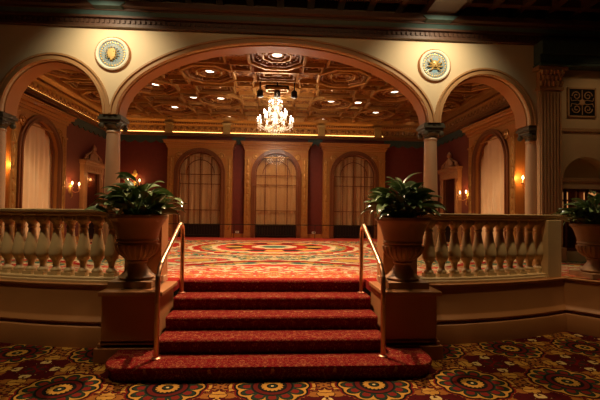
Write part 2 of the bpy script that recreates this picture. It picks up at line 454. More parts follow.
# foyer cornice
mb = MB().box(-outL, outL, YA-.10, YA, 5.44, 5.50).box(-outL, outL, YA-.07, YA, 5.50, 5.60)
x = -7.0
while x < 7.0:
    mb.box(x, x+.05, YA-.11, YA-.06, 5.51, 5.58); x += .10
mb.box(-outL, outL, YA-.16, YA, 5.60, 5.64)
struct(mb.build('trim_9', M['darkwood']))
struct(MB().prism([(0, 5.64), (.16, 5.64), (.18, 5.67), (.21, 5.705), (0, 5.705)], -outL, outL).xf(Matrix(((0, 1, 0, 0), (-1, 0, 0, YA), (0, 0, 1, 0), (0, 0, 0, 1)))).build('trim_10', M['teal'], smooth=True))
struct(MB().box(-outL, outL, YA-.24, YA, 5.705, 5.74).box(-outL, outL, YA-.36, YA, 5.74, 5.84).build('trim_11', M['darkwood']))
# foyer ceiling with beams and coffers
mb = MB().box(-9, 9, -2, YA+TA, 6.2, 6.3)
for bx in (-3.3, 3.3, -8.2, 8.2): mb.box(bx-.3, bx+.3, -2, YA-.05, 5.84, 6.2)
x = -8.0
while x < 8.1:
    if min(abs(x-3.3), abs(x+3.3)) > .45: mb.box(x-.07, x+.07, -2, YA-.02, 6.0, 6.2)
    x += .62
for y in [YA-.45-.8*i for i in range(12)]: mb.box(-9, 9, y-.07, y+.07, 6.02, 6.2)
struct(mb.build('ceiling_foyer', M['darkwood']))
mb = MB()
for bx in (-3.3, 3.3):
    mb.prism([(bx-.36, 5.80), (bx-.26, 5.715), (bx+.26, 5.715), (bx+.36, 5.80)], YA-.40, YA-.05)
struct(mb.build('trim_12', M['teal']))

# entablature at the right end and its fluted pilaster
mb = MB().box(5.52, outL, YA-.30, YA, 5.16, 5.44).box(5.52, outL, YA-.22, YA, 5.0, 5.16).box(5.50, outL, YA-.27, YA, 4.92, 4.98)
struct(mb.build('trim_13', M['teal'], bevel=.01))
pt = thing('fluted_pilaster', 'tall fluted tan pilaster with leafy capital right of the right arch', 'pilaster', (5.83, YA, FZ))
mb = MB().box(-.25, .25, -.10, 0, .3, 3.64)
for i in range(7):
    xx = -.21+i*.07
    mb.box(xx-.02, xx+.02, -.13, -.09, .36, 3.58)
mb.build('shaft', M['plaster_tan'], pt, bevel=.006)
mb = MB().box(-.27, .27, -.14, 0, 3.64, 3.70)
for k in range(3):
    for i in range(6-k % 2):
        xx = -.22+(i+.5*(k % 2))*.088
        mb.lathe([(.02, 0), (.045, .06), (.05, .10), (.02, .13)], (xx, -.13-.02*k, 3.72+.11*k), 6)
mb.box(-.25, .25, -.12, 0, 3.70, 4.05).box(-.33, .33, -.20, 0, 4.05, 4.13)
mb.build('capital', M['archivolt'], pt, smooth=True)
MB().box(-.30, .30, -.16, 0, 0, .30).build('base', M['plaster_tan'], pt, bevel=.02)

# grille panel on the right
gp = thing('wall_grille', 'square dark ornamental grille high on the right wall above the niche', 'grille', (6.59, YA, 4.22))
MB().box(-.29, .29, -.02, 0, -.30, .30).build('back_panel', M['black'], gp)
mb = MB()
for sx in (-1, 1):
    for sz in (-1, 1):
        pts = []
        for i in range(22):
            a = i*.42; rr = .10*(1-i/26)
            pts.append((sx*(.13+rr*math.cos(a)), -.03, sz*(.14+rr*math.sin(a))))
        mb.tube(pts, .011, 5)
        mb.tube([(sx*.03, -.03, sz*.02), (sx*.10, -.03, sz*.05), (sx*.24, -.03, sz*.03), (sx*.26, -.03, sz*.10)], .010, 5)
mb.lathe([(0, -.07), (.05, -.05), (.06, 0), (.05, .05), (0, .07)], (0, -.03, 0), 8, sy=.4)
mb.tube([(0, -.03, -.27), (0, -.03, .27)], .010, 5)
mb.build('scrollwork', M['plaster_tan'], gp, smooth=True)
mb = MB()
for a, b, c_, d in ((-.31, .31, .29, .32), (-.31, .31, -.32, -.29), (-.32, -.29, -.32, .32), (.29, .32, -.32, .32)): mb.box(a, b, -.035, 0, c_, d)
mb.build('frame', M['plaster_tan'], gp)

# opening in the right wall, glazed
wn = sroot('window_6', (6.76, YA, FZ))
mb = MB().box(-.64, .64, .18, .24, 1.50, 1.56).box(-.64, .64, .18, .24, .20, .27)
for xx in (-.62, -.40, -.12, .10, .38, .60): mb.box(xx-.025, xx+.025, .18, .23, .2, 1.56)
mb.box(-.64, .64, .19, .22, 1.30, 1.325).box(-.64, .64, .19, .22, .9, .93)
mb.build('window_frame', M['panel_dark'], wn)
MB().box(-.64, .64, .20, .205, .27, 1.5).build('window_pane', M['glass'], wn)
MB().box(-.64, .64, .38, .42, .1, 1.62).build('window_blind', M['damask'], wn)
sh = sroot('window_7', (6.76, YA, FZ))  # added glowing patches, standing in for sconce light reflected in the glass
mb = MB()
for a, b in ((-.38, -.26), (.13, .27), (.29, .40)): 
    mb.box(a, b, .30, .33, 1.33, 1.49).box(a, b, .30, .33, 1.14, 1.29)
mb.build('reflection_glow', glow('pane_reflection_glow', (1, .42, .13), .75), sh)

# ------------------------------------------------------------------ arcade columns
def column(name, label, x, half=None):
    t = thing(name, label, 'column', (x, YA+.22, FZ))
    a = (0, 2*PI)
    MB().box(-.23, .23, -.23, .23, 0, .10).lathe([(.22, .10), (.225, .14), (.20, .17), (.17, .19), (.18, .22), (.185, .25), (.15, .28)], n=20).build('base', M['column'], t, smooth=True)
    MB().lathe([(.148, .28), (.15, .8), (.148, 1.4), (.138, 2.1), (.130, 2.55), (.145, 2.56), (.145, 2.58), (.13, 2.60)], n=24).build('shaft', M['column'], t, smooth=True)
    mb = MB().lathe([(.13, 2.58), (.14, 2.64), (.19, 2.70), (.19, 2.74)], n=20)
    mb.box(-.20, .20, -.20, .20, 2.74, 2.80).box(-.23, .23, -.23, .23, 2.80, 2.86).box(-.21, .21, -.21, .21, 2.86, 2.90)
    for sx in (-1, 1):
        for sy in (-1, 1):
            mb.lathe([(.02, -.06), (.055, -.03), (.06, 0), (.055, .03), (.02, .06)], (sx*.17, sy*.17, 2.68), 8)
    mb.build('capital', M['bronze'], t, smooth=True, angle=30)
    return t
column('column', 'slender stone column with dark capital under the left medallion', -3.34)
column('column', 'slender stone column with dark capital under the right medallion', 3.34)
column('column', 'stone column at the far left end of the arcade', -5.61)
column('column', 'stone column at the right end of the arcade beside the fluted pilaster', 5.63)

# ------------------------------------------------------------------ medallions
def medallion(x, label, kind):
    t = thing('wall_medallion', label, 'medallion', (x, YA, 4.91))
    R = Matrix.Rotation(PI/2, 4, 'X')
    MB().lathe([(.268, -.02), (.268, .04), (.278, .055), (.302, .065), (.325, .055), (.335, .03), (.335, -.02)], n=40).xf(R).build('rim', M['ivory'], t, smooth=True)
    MB().lathe([(.345, -.01), (.36, .015), (.345, .03), (.335, .02)], n=40).xf(R).build('outer_moulding', M['stone'], t, smooth=True)
    MB().lathe([(0, .02), (.20, .02), (.27, .03)], n=32).xf(R).build('field', M['teal_light'], t, smooth=True)
    mb = MB()
    for i in range(28):
        a = 2*PI*i/28; mb.lathe([(0, 0), (.028, .002), (.018, .018), (0, .022)], (.235*math.cos(a), .235*math.sin(a), .022), 6)
    mb.xf(R).build('bead_ring', M['goldleaf'], t, smooth=True)
    mb = MB()
    for q in range(36):
        a = 2*PI*q/36+.05; mb.tube([(.155*math.cos(a), -.026, .155*math.sin(a)), (.215*math.cos(a+.08), -.03, .215*math.sin(a+.08))], .006, 4)
    if kind == 'profile':
        head = [(-.02, .13), (.05, .125), (.085, .08), (.09, .03), (.075, -.02), (.085, -.05), (.06, -.07), (.055, -.10), (.02, -.12), (.03, -.15), (-.04, -.15), (-.06, -.09), (-.10, -.05), (-.12, .02), (-.10, .09)]
        mb.prism([(a*.72, b*.85) for a, b in head], -.065, -.02)
        for i in range(16):
            a = i*.39; mb.tube([(.075*math.cos(a)-.01, -.05, .085*math.sin(a)), (.12*math.cos(a+.25)-.01, -.065, .12*math.sin(a+.25)), (.155*math.cos(a+.1), -.04, .155*math.sin(a+.1))], .013, 6, .006)
        mb.lathe([(0, -.01), (.012, 0), (0, .01)], (.035, -.068, .045), 6); mb.tube([(.045, -.066, -.045), (.015, -.07, -.05)], .006, 4)
    else:
        mb.lathe([(0, -.085), (.04, -.08), (.07, -.04), (.082, .01), (.085, .05), (.07, .09), (.04, .105), (0, .11)], (0, -.03, 0), 14, sy=.6)
        mb.lathe([(0, -.03), (.014, -.02), (.010, .02), (0, .04)], (0, -.085, 0), 6)
        for sx in (-1, 1):
            mb.lathe([(0, -.012), (.018, 0), (0, .012)], (sx*.032, -.075, .025), 6)
            for k in range(4):
                a = -.9+k*.6
                mb.tube([(sx*.08*math.cos(a), -.04, .08*math.sin(a)), (sx*.14*math.cos(a), -.07, .14*math.sin(a)+.01), (sx*.175*math.cos(a+.15), -.05, .175*math.sin(a+.15))], .022, 6, .008)
        mb.tube([(-.03, -.08, -.035), (0, -.085, -.042), (.03, -.08, -.035)], .008, 5)
    mb.build('relief', M['goldleaf'], t, smooth=True)
medallion(-3.30, 'round blue and gold medallion with a head in profile, left spandrel', 'profile')
medallion(3.33, 'round blue and gold medallion with a front-facing head, right spandrel', 'mask')

# ------------------------------------------------------------------ ballroom shell
XB, YB, ZC, ZV = 6.2, 15.4, 5.35, 4.68
struct(MB().box(-XB-.1, XB+.1, YB, YB+.15, FZ, ZC).build('wall_back', M['damask']))
struct(MB().box(-XB-.15, -XB, YA+TA, YB+.1, FZ, ZC).build('wall_left', M['damask']))
struct(MB().box(XB, XB+.15, YA+TA, YB+.1, FZ, ZC).build('wall_right', M['damask']))

# ceiling: slab with nested octagonal and rectangular frames
struct(MB().box(-XB-.1, XB+.1, YA+TA, YB+.1, ZC, ZC+.1).build('ceiling', M['ceil']))
def frame_ring(mb, cx, cy, ro, ri, z0, z1, n=8, sx=1, sy=1, a0=PI/8):
    vs = []
    for r, z in ((ro, z1), (ro, z0+.015), ((ro*.75+ri*.25), z0), ((ro*.25+ri*.75), z0), (ri, z0+.02), (ri, z1)):
        vs += [(cx+sx*r*math.cos(a0+2*PI*j/n), cy+sy*r*math.sin(a0+2*PI*j/n), z) for j in range(n)]
    fs = [(i*n+j, i*n+(j+1) % n, (i+1)*n+(j+1) % n, (i+1)*n+j) for i in range(5) for j in range(n)]
    mb.add(vs, fs)
def rect_ring(mb, cx, cy, hx, hy, w_, z0, z1):
    mb.box(cx-hx, cx+hx, cy-hy, cy-hy+w_, z0, z1).box(cx-hx, cx+hx, cy+hy-w_, cy+hy, z0, z1)
    mb.box(cx-hx, cx-hx+w_, cy-hy+w_, cy+hy-w_, z0, z1).box(cx+hx-w_, cx+hx, cy-hy+w_, cy+hy-w_, z0, z1)
g, g2 = MB(), MB()
for i in range(-4, 5):
    for j in range(-1, 7):
        cx, cy = 1.75*i*.995, 9.02+1.212*j
        if cy > 15.3 or cy < 8.6 or abs(cx) > 6.1: continue
        if (i+j) % 2 == 0:
            frame_ring(g, cx, cy, .74, .655, ZC-.12, ZC); frame_ring(g2, cx, cy, .62, .55, ZC-.08, ZC); frame_ring(g, cx, cy, .36, .31, ZC-.06, ZC); frame_ring(g2, cx, cy, .22, .18, ZC-.045, ZC)
            for k in range(24):
                a = PI/12*k; px, py = cx+.46*math.cos(a), cy+.46*math.sin(a)
                g2.box(px-.022, px+.022, py-.022, py+.022, ZC-.05, ZC)
        else:
            rect_ring(g, cx, cy, .56, .36, .05, ZC-.11, ZC); rect_ring(g2, cx, cy, .46, .25, .04, ZC-.08, ZC); rect_ring(g, cx, cy, .34, .12, .025, ZC-.05, ZC)
            g2.lathe([(0, -.08), (.10, -.06), (.12, -.02), (.09, 0)], (cx, cy, ZC), 8, sx=1.5, sy=.7)
            for k in range(-4, 5): g2.box(cx+k*.095-.025, cx+k*.095+.025, cy-.315, cy-.27, ZC-.06, ZC); g2.box(cx+k*.095-.025, cx+k*.095+.025, cy+.27, cy+.315, ZC-.06, ZC)
        # square panels with bosses between the octagons
        px, py = cx+.875, cy+.606
        if px < 6 and py < 15.3:
            rect_ring(g, px, py, .25, .21, .04, ZC-.11, ZC); rect_ring(g2, px, py, .17, .13, .03, ZC-.07, ZC)
            g.lathe([(0, -.07), (.05, -.05), (.06, 0)], (px, py, ZC), 6)
struct(g.build('trim_14', M['gilt'])); struct(g2.build('trim_15', M['gilt_dark']))
# cornice with frieze round the ballroom, lit ledge on the left and back walls
def cornice(name, L, rot, loc, lit, x0=0):
    """runs along local +x for L metres, projecting to local -y"""
    r = sroot(name, loc, rot)
    MB().box(0, L, -.16, 0, 4.62-.0, 4.66).box(0, L, -.22, 0, 4.66, 4.70).box(0, L, -.24, -.21, 4.70, 4.725).build('ledge', M['gilt_dark'], r)
    mb = MB()
    mb.prism([(0, 4.70), (.05, 4.70), (.07, 5.02), (.12, 5.10), (.12, 5.14), (.22, 5.22), (.26, 5.35), (0, 5.35)], 0, L).xf(Matrix(((0, 1, 0, 0), (-1, 0, 0, 0), (0, 0, 1, 0), (0, 0, 0, 1))))
    mb.build('frieze', M['gilt'], r)
    mb = MB(); x = .2
    while x < L-.1:
        mb.lathe([(0, -.09), (.05, -.05), (.06, 0), (.05, .05), (0, .09)], (x, -.065, 4.90), 6, sy=.5)
        mb.lathe([(.01, -.03), (.035, 0), (.01, .03)], (x+.11, -.07, 4.86), 5); x += .22
    x = .05
    while x < L:
        mb.box(x, x+.045, -.145, -.10, 5.07, 5.12); x += .09
    mb.build('ornament', M['gilt_dark'], r, smooth=True)
    return r
cornice('trim_16', 2*XB, 0, (-XB, YB, 0), True)
cornice('trim_17', YB-YA-TA, PI/2, (-XB, YA+TA, 0), True)
cornice('trim_18', YB-YA-TA, -PI/2, (XB, YB, 0), False)
# concealed strip lamps lying on the ledge
tag(MB().box(-6.0, 4.15, YB-.20, YB-.175, 4.738, 4.752).build('cove_lamp', M['strip']), 'glowing amber strip lamp on the ledge above the three rear windows', 'lamp')
tag(MB().box(-XB+.165, -XB+.19, 8.8, YB-.3, 4.738, 4.752).build('cove_lamp', M['strip']), 'glowing amber strip lamp on the ledge of the left side wall', 'lamp')
# brackets in the frieze
for i, (bx, wh) in enumerate(((-4.02, 'outer left of the rear windows'), (-2.62+.75, 'between the left and middle rear windows'), (1.75, 'between the middle and right rear windows'), (3.95, 'outer right of the rear windows'))):
    b = MB().box(-.13, .13, -.17, 0, 0, .40).box(-.16, .16, -.20, 0, .33, .40).box(-.15, .15, -.19, 0, 0, .04).build('frieze_bracket', M['goldleaf'], bevel=.008)
    b.location = (bx, YB-.055, 4.705)
    tag(b, 'lit gilded block in the frieze, '+wh, 'bracket')
# teal valance below the ledge
def valance(name, label, rot, loc, spans):
    t = thing(name, label, 'valance', loc, rot)
    for a, b in spans:
        mb = MB()
        n = max(2, int((b-a)/.055)); L = b-a; k = max(1, round(L/.36)); ww = L/k
        pts = []
        for i in range(n+1):
            x = a+L*i/n; ph = ((x-a) % ww)/ww
            pts.append((x, 4.44-.10*math.sin(PI*ph)))
        mb.prism([(a, 4.62)]+pts+[(b, 4.62)], -.05, -.02)
        mb.build('drape', M['teal'], t)
    return t
valance('valance', 'scalloped teal valance along the top of the rear wall', 0, (0, YB, 0), [(-6.1, -4.12), (-1.66, -1.18), (1.25, 1.80), (4.24, 6.1)])
valance('valance', 'scalloped teal valance along the left side wall', PI/2, (-XB, 0, 0), [(8.7, 9.20), (11.7, 15.3)])
valance('valance', 'scalloped teal valance along the right side wall', -PI/2, (XB, 24, 0), [(24-15.3, 24-12.0), (24-9.42, 24-8.7)])
# dark wood dado and skirting
struct(MB().box(-XB, XB, YB-.05, YB, FZ, FZ+.14).build('baseboard_back', M['panel']))
struct(MB().box(-XB, -XB+.05, YA+TA, YB, FZ, FZ+.14).build('baseboard_left', M['panel']))
struct(MB().box(XB-.05, XB, YA+TA, YB, FZ, FZ+.14).build('baseboard_right', M['panel']))

# ------------------------------------------------------------------ arched window bays
def window_bay(name, loc, rz, glazed=True):
    """local: x along the wall, room side is -y, z from the upper floor"""
    W, H, SPR, R = 1.20, 3.62, 2.40, .80
    r = sroot(name, loc, rz)
    op = archline(0, R, SPR, R, 24, 0)
    mb = MB().prism([(-W, 0)]+[(-W, H-.25), (W, H-.25), (W, 0)]+op[::-1], -.26, -.002)
    mb.build('window_surround', M['panel'], r)
    mb = MB()
    mb.box(-W-.03, W+.03, -.30, 0, H-.27, H-.20).box(-W-.06, W+.06, -.34, 0, H-.20, H-.12).box(-W-.12, W+.12, -.42, 0, H-.12, H-.04).box(-W-.15, W+.15, -.46, 0, H-.04, H)
    mb.build('window_cornice', M['panel'], r, bevel=.008)
    mb = MB()
    for g0, g1, dp in ((0, .05, .33), (.05, .10, .30), (.10, .14, .32)):
        mb.band(archline(0, R, SPR, R, 24, 0, g0), archline(0, R, SPR, R, 24, 0, g1), -dp, -.25)
    mb.build('window_architrave', M['panel_dark'], r, smooth=True)
    mb = MB()
    for s in (-1, 1):
        x = s*(W-.12)
        mb.box(x-.11, x+.11, -.285, -.25, .12, 2.95).box(x-.13, x+.13, -.30, -.25, 0, .14)
        zz = .3
        while zz < 2.8:
            mb.lathe([(.02, 0), (.05, .04), (.035, .09), (.055, .15), (.03, .21), (.02, .25)], (x, -.285, zz), 8, sy=.7); zz += .27
        mb.box(x-.12, x+.12, -.31, -.25, 2.95, 3.0)
    mb.box(-W+.02, W-.02, -.275, -.25, 3.02, 3.05).box(-W+.02, W-.02, -.275, -.25, 3.27, 3.30)
    mb.build('window_pilaster', M['gilt'], r, smooth=True)
    Rm = Matrix.Rotation(PI/2, 4, 'X')
    mb = MB()
    for s in (-1, 1):
        q = MB().lathe([(.13, 0), (.13, .03), (.10, .045), (.09, .02), (.05, .02), (.045, .05), (0, .06)], n=18).xf(Rm)
        q.xf(Matrix.Translation((s*(R-.01), -.26, SPR+.66))); mb.add(q.v, q.f)
    mb.build('window_rosette', M['gilt'], r, smooth=True)
    # muntins
    mb = MB()
    for xx in (-.42, 0, .42)*glazed: mb.box(xx-.016, xx+.016, -.16, -.14, .5, SPR+math.sqrt(R*R-xx*xx)-.01)
    for zz in (1.02, 2.0, 2.36)*glazed: 
        hw = R-.005 if zz <= SPR else math.sqrt(R*R-(zz-SPR)**2); mb.box(-hw, hw, -.16, -.14, zz-.014, zz+.014)
    if glazed: mb.band(archline(0, .50, SPR, .50, 16), archline(0, .53, SPR, .53, 16), -.16, -.14)
    mb.band(archline(0, R-.05, SPR, R-.05, 24, 0), archline(0, R, SPR, R, 24, 0), -.17, -.13)
    mb.build('window_muntins', M['panel_dark'], r)
    if glazed:
        MB().prism(archline(0, R-.03, SPR, R-.03, 20, .5), -.153, -.150).build('window_pane', M['glass'], r)
    # curtain
    t = None
    return r
def curtain(loc, rz, label, seed, amp=.026):
    random.seed(seed); R, SPR = .80, 2.40
    t = thing('curtain', label, 'curtain', loc, rz, None)
    for s in (-1, 1):
        vs, fs = [], []; nx, nz = 44, 26
        for j in range(nz+1):
            z = .04+(3.17-.04)*j/nz
            for i in range(nx+1):
                u = i/nx; x = s*(.0+.80*u)
                zz = z
                lim = SPR+math.sqrt(max(0, R*R-x*x))-.01
                zz = min(z, lim)
                y = -.085+amp*math.sin(u*2*PI*3.6+s+seed+.5*math.sin(z*1.1))*(.45+.55*(1-z/3.4))+.006*math.sin(u*41+seed)
                vs.append((x, y, zz))
        for j in range(nz):
            for i in range(nx):
                a = j*(nx+1)+i; fs.append((a, a+1, a+nx+2, a+nx+1))
        MB().add(vs, fs).build('curtain_panel', M['curtain'], t, smooth=True, angle=180)
    return t
def grille(loc, rz, label):
    t = thing('radiator_grille', label, 'grille', loc, rz)
    mb = MB().box(-.74, .74, -.235, -.19, .05, .09).box(-.74, .74, -.235, -.19, .44, .49)
    for i in range(15):
        x = -.70+i*.10; mb.tube([(x, -.21, .08), (x, -.21, .45)], .014, 6)
    mb.box(-.76, -.72, -.24, -.19, 0, .5).box(.72, .76, -.24, -.19, 0, .5)
    mb.build('bars', M['iron'], t)
    MB().box(-.73, .73, -.185, -.175, .02, .48).build('back_plate', M['black'], t)
    return t
BX = (-2.82, .04, 3.02)
for i, (bx, nm) in enumerate(zip(BX, ('left', 'middle', 'right'))):
    window_bay('window_%d' % (i+1), (bx, YB, FZ), 0)
    curtain((bx, YB, FZ), 0, 'pale sheer curtain behind the %s arched window of the rear wall' % nm, i+1)
    grille((bx, YB, FZ), 0, 'dark iron radiator grille at the foot of the %s rear window' % nm)
window_bay('window_4', (-XB, 10.50, FZ), PI/2, False)
curtain((-XB, 10.50, FZ), PI/2, 'pale pleated curtain in the arched window of the left side wall', 5, .055)
window_bay('window_5', (XB, 10.72, FZ), -PI/2, False)
curtain((XB, 10.72, FZ), -PI/2, 'pale pleated curtain in the arched window of the right side wall', 8, .055)
# dark rail running before the rear wall at dado height
rl = thing('guard_rail', 'thin dark rail running along the foot of the rear wall', 'rail', (0, YB-.50, FZ))
mb = MB().tube([(-4.3, 0, .50), (4.3, 0, .50)], .016, 6)
mb.build('top_rail', M['iron'], rl)
mb = MB()
for x in (-4.3, -1.5, 1.5, 4.3): MB().tube([(x, 0, 0), (x, 0, .50)], .012, 6).build('post', M['iron'], rl)
for x, s in ((-1.42, 'between the left and middle rear windows'), (1.50, 'between the middle and right rear windows')):
    t = thing('wall_outlet', 'small white outlet near the floor '+s, 'outlet', (x, YB-.05, FZ+.20))
    MB().box(-.07, .07, -.02, 0, -.04, .04).build('cover_plate', M['white'], t, bevel=.004)
    MB().box(-.035, .035, -.023, -.02, -.012, .012).build('socket', M['black'], t)

# ------------------------------------------------------------------ doorcases with sculpted crests on the side walls
def doorcase(loc, rz, label):
    t = thing('fireplace', label, 'fireplace', loc, rz)
    W = .60
    for s in (-1, 1):
        MB().box(s*W-.11, s*W+.11, -.14, 0, 0, 2.20).box(s*W-.07, s*W+.07, -.165, -.13, .2, 2.05).box(s*W-.13, s*W+.13, -.18, 0, 0, .18).build('pilaster', M['marble'], t, bevel=.01)
    mb = MB().box(-W-.13, W+.13, -.15, 0, 2.20, 2.44).box(-W-.17, W+.17, -.20, 0, 2.44, 2.52).box(-W-.21, W+.21, -.24, 0, 2.52, 2.58)
    for k in range(9): mb.box(-.52+k*.13-.03, -.52+k*.13+.03, -.17, -.14, 2.26, 2.38)
    mb.build('entablature', M['marble'], t, bevel=.01)
    MB().box(-W+.11, W-.11, -.05, -.02, .0, 2.20).build('mirror', M['mirror'], t)
    MB().box(-W+.11, -W+.18, -.12, -.02, 0, 2.2).build('inner_frame', M['panel_dark'], t); MB().box(W-.18, W-.11, -.12, -.02, 0, 2.2).build('inner_frame', M['panel_dark'], t)
    MB().box(-.38, .38, -.14, -.05, 0, 1.0).build('firebox', M['black'], t)
    # crest: bust between scrolls
    mb = MB().lathe([(.36, 0), (.34, .05), (.26, .08), (.25, .16), (.20, .25), (.08, .32), (.045, .36)], (0, -.11, 2.58), 14, sy=.35)
    mb.lathe([(0, 0), (.06, .03), (.085, .08), (.075, .14), (.045, .18), (.02, .22), (0, .25)], (0, -.11, 2.92), 12)
    for s in (-1, 1):
        pts = []
        for i in range(16):
            a = -.5+i*.38; rr = .10*(1-i/20)
            pts.append((s*(.50+rr*math.cos(a)), -.11, 2.68+rr*math.sin(a)))
        mb.tube(pts, .028, 6)
        mb.tube([(s*.66, -.11, 2.60), (s*.48, -.11, 2.76), (s*.28, -.11, 2.84), (s*.12, -.11, 2.93)], .035, 6, .02)
    mb.build('crest', M['marble'], t, smooth=True)
    return t
doorcase((-XB, 13.80, FZ), PI/2, 'tall carved chimneypiece with a bust crest on the left side wall')
doorcase((XB, 13.65, FZ), -PI/2, 'tall carved chimneypiece with a bust crest on the right side wall')

# ------------------------------------------------------------------ wall sconces
def sconce(loc, rz, arms, label, power, cr=False):
    t = thing('wall_sconce', label, 'sconce', loc, rz)
    Rm = Matrix.Rotation(PI/2, 4, 'X')
    MB().lathe([(0, .05), (.05, .04), (.09, .02), (.10, 0)], n=14, sy=1.6).xf(Rm).build('backplate', M['goldleaf'], t, smooth=True)
    MB().tube([(0, -.05, -.14), (0, -.07, -.24), (0, -.03, -.30)], .02, 6, .006).build('finial', M['goldleaf'], t, smooth=True)
    for k in range(arms):
        x = (k-(arms-1)/2)*.42
        arm = MB().tube([(0, -.03, -.05), (x*.5, -.10, -.12), (x, -.16, -.09), (x, -.17, 0)], .012, 6).lathe([(.012, -.01), (.04, .0), (.045, .015), (.02, .02)], (x, -.17, 0), 10).build('arm', M['brass'], t, smooth=True)
        MB().lathe([(.014, .015), (.014, .10)], (x, -.17, 0), 8).build('candle', M['candle'], arm, smooth=True)
        MB().lathe([(.004, .10), (.022, .125), (.024, .15), (.012, .185), (0, .20)], (x, -.17, 0), 8).build('bulb', M['bulb'], arm, smooth=True)
    if cr:
        MB().lathe([(0, .28), (.03, .30), (.09, .34), (.10, .40), (.05, .45), (.06, .50), (.0, .56)], (0, -.05, 0), 10, sy=.4).build('crest', M['goldleaf'], t, smooth=True)
    light('sconce_light', 'POINT', (0, -.24, .16), power, AMBER, .05, parent=t)
    return t
sconce((-XB, 12.50, 2.42), PI/2, 2, 'two-armed candle sconce between the left side window and chimneypiece', 9)
sconce((-XB, 9.16, 2.62), PI/2, 1, 'single candle sconce at the far left edge beside the side window', 8)
sconce((XB, 12.50, 2.34), -PI/2, 2, 'two-armed candle sconce between the right side window and chimneypiece', 8)
sconce((XB, 9.38, 2.54), -PI/2, 1, 'single candle sconce glowing beside the right arcade column', 7)
sconce((-5.26, YB, 2.75), 0, 2, 'crested two-armed sconce on the rear wall above the left urn plant', 8, True)

# ------------------------------------------------------------------ recessed ceiling lights
lights = [(0, 9.02, 'nearest the crown of the main arch'), (-1.70, 10.22, 'left of the black spotlight rack'), (-3.40, 11.43, 'close to the left haunch of the main arch'), (3.45, 11.43, 'close to the right haunch of the main arch'),
          (-1.75, 12.65, 'left of the chandelier top, nearer it'), (-2.60, 12.63, 'left of the chandelier top, farther from it'), (1.75, 12.62, 'right of the chandelier top, nearer it'), (2.64, 12.70, 'right of the chandelier top, farther from it'),
          (-3.48, 13.90, 'above the left rear window, third row back'), (3.52, 13.86, 'above the right rear window, third row back'), (5.20, 13.10, 'seen through the right side arch'),
          (-5.22, 14.95, 'in the rear left corner of the ceiling'), (-1.75, 14.98, 'by the rear cornice left of the chandelier'), (1.78, 14.98, 'by the rear cornice right of the chandelier'), (5.22, 14.95, 'in the rear right corner of the ceiling')]
lt = None
for x, y, d in lights:
    if lt is None:
        lt = thing('recessed_light', '', 'ceiling light', (0, 0, 0), 0, 'recessed lights in the coffered ceiling')
        MB().lathe([(.10, 0), (.13, -.012), (.13, 0)], (0, 0, 0), 20).build('trim_ring', M['gilt'], lt, smooth=True)
        MB().lathe([(0, -.012), (.07, -.014), (.105, -.004)], (0, 0, 0), 20).build('lens', M['lens'], lt, smooth=True)
        o = lt
    else: o = dup(lt)
    o.location = (x, y, ZC-.003); o['label'] = 'small round recessed ceiling light '+d

# black rack of stage spots on the ceiling
sp = thing('spotlight_rack', 'black rack of stage spotlights hanging from the ceiling above the chandelier', 'spotlights', (.02, 10.7, ZC-.1))
mb = MB()
for a, b, c_, d in ((-.30, .30, -.14, -.10), (-.30, .30, .10, .14), (-.30, -.26, -.14, .14), (.26, .30, -.14, .14)): mb.box(a, b, c_, d, -.22, -.14)
mb.build('frame', M['gilt'], sp)
MB().box(-.32, .32, .16, .24, -.14, .06).build('housing', M['black'], sp)
for x in (-.46, 0, .46):
    q = MB().tube([(x, 0, .04), (x, 0, -.20)], .018, 6).lathe([(.05, -.40), (.09, -.38), (.085, -.24), (.04, -.19)], (x, 0, 0), 12)
    o = q.build('lamp_head', M['black'], sp, smooth=True)
    MB().lathe([(0, -.405), (.045, -.402)], (x, 0, 0), 10).build('lens', M['white'], o)

# ------------------------------------------------------------------ chandelier
ch = thing('chandelier', 'large crystal chandelier hanging in front of the middle rear window', 'chandelier', (-.02, 11.45, 4.02))
MB().tube([(0, 0, 1.10), (0, 0, 1.32)], .012, 6).lathe([(.02, 1.24), (.09, 1.29), (.10, 1.33)], n=12).build('ceiling_rod', M['gilt'], ch, smooth=True)
MB().lathe([(0, 0), (.04, .03), (.06, .07), (.03, .12), (.05, .18), (.11, .24), (.10, .30), (.05, .36), (.04, .45), (.08, .52), (.05, .60), (.04, .70), (.09, .80), (.05, .90), (.03, 1.0), (.06, 1.06), (.02, 1.12)], n=14).build('stem', M['crystal'], ch, smooth=True)
def gem(mb, x, y, z, r, h):
    mb.lathe([(0, 0), (r, -h*.35), (0, -h)], (x, y, z), 5)
for tier, (n, R, z0, zt, a0) in enumerate(((12, .50, .26, .34, 0), (8, .32, .50, .56, .2))):
    for k in range(n):
        a = 2*PI*k/n+a0; ca, sa = math.cos(a), math.sin(a)
        pts = [(ca*q*R, sa*q*R, z) for q, z in ((.1, z0), (.35, z0-.10), (.7, z0-.13), (.95, z0-.06), (1, zt))]
        arm = MB().tube(pts, .010, 5).lathe([(.01, -.01), (.05, .0), (.055, .02), (.015, .02)], (ca*R, sa*R, zt), 8).build('arm', M['crystal'], ch, smooth=True)
        MB().lathe([(.01, .02), (.012, .06), (.020, .08), (.018, .11), (0, .14)], (ca*R, sa*R, zt), 7).build('candle_bulb', M['bulb_w'], arm, smooth=True)
        g = MB()
        for dz in (0, .07, .14): gem(g, ca*R, sa*R, zt-.02-dz, .016, .06)
        for q in (-.12, .12): gem(g, R*math.cos(a+q), R*math.sin(a+q), zt-.02, .014, .07)
        g.build('drop_crystals', M['crystal'], arm)
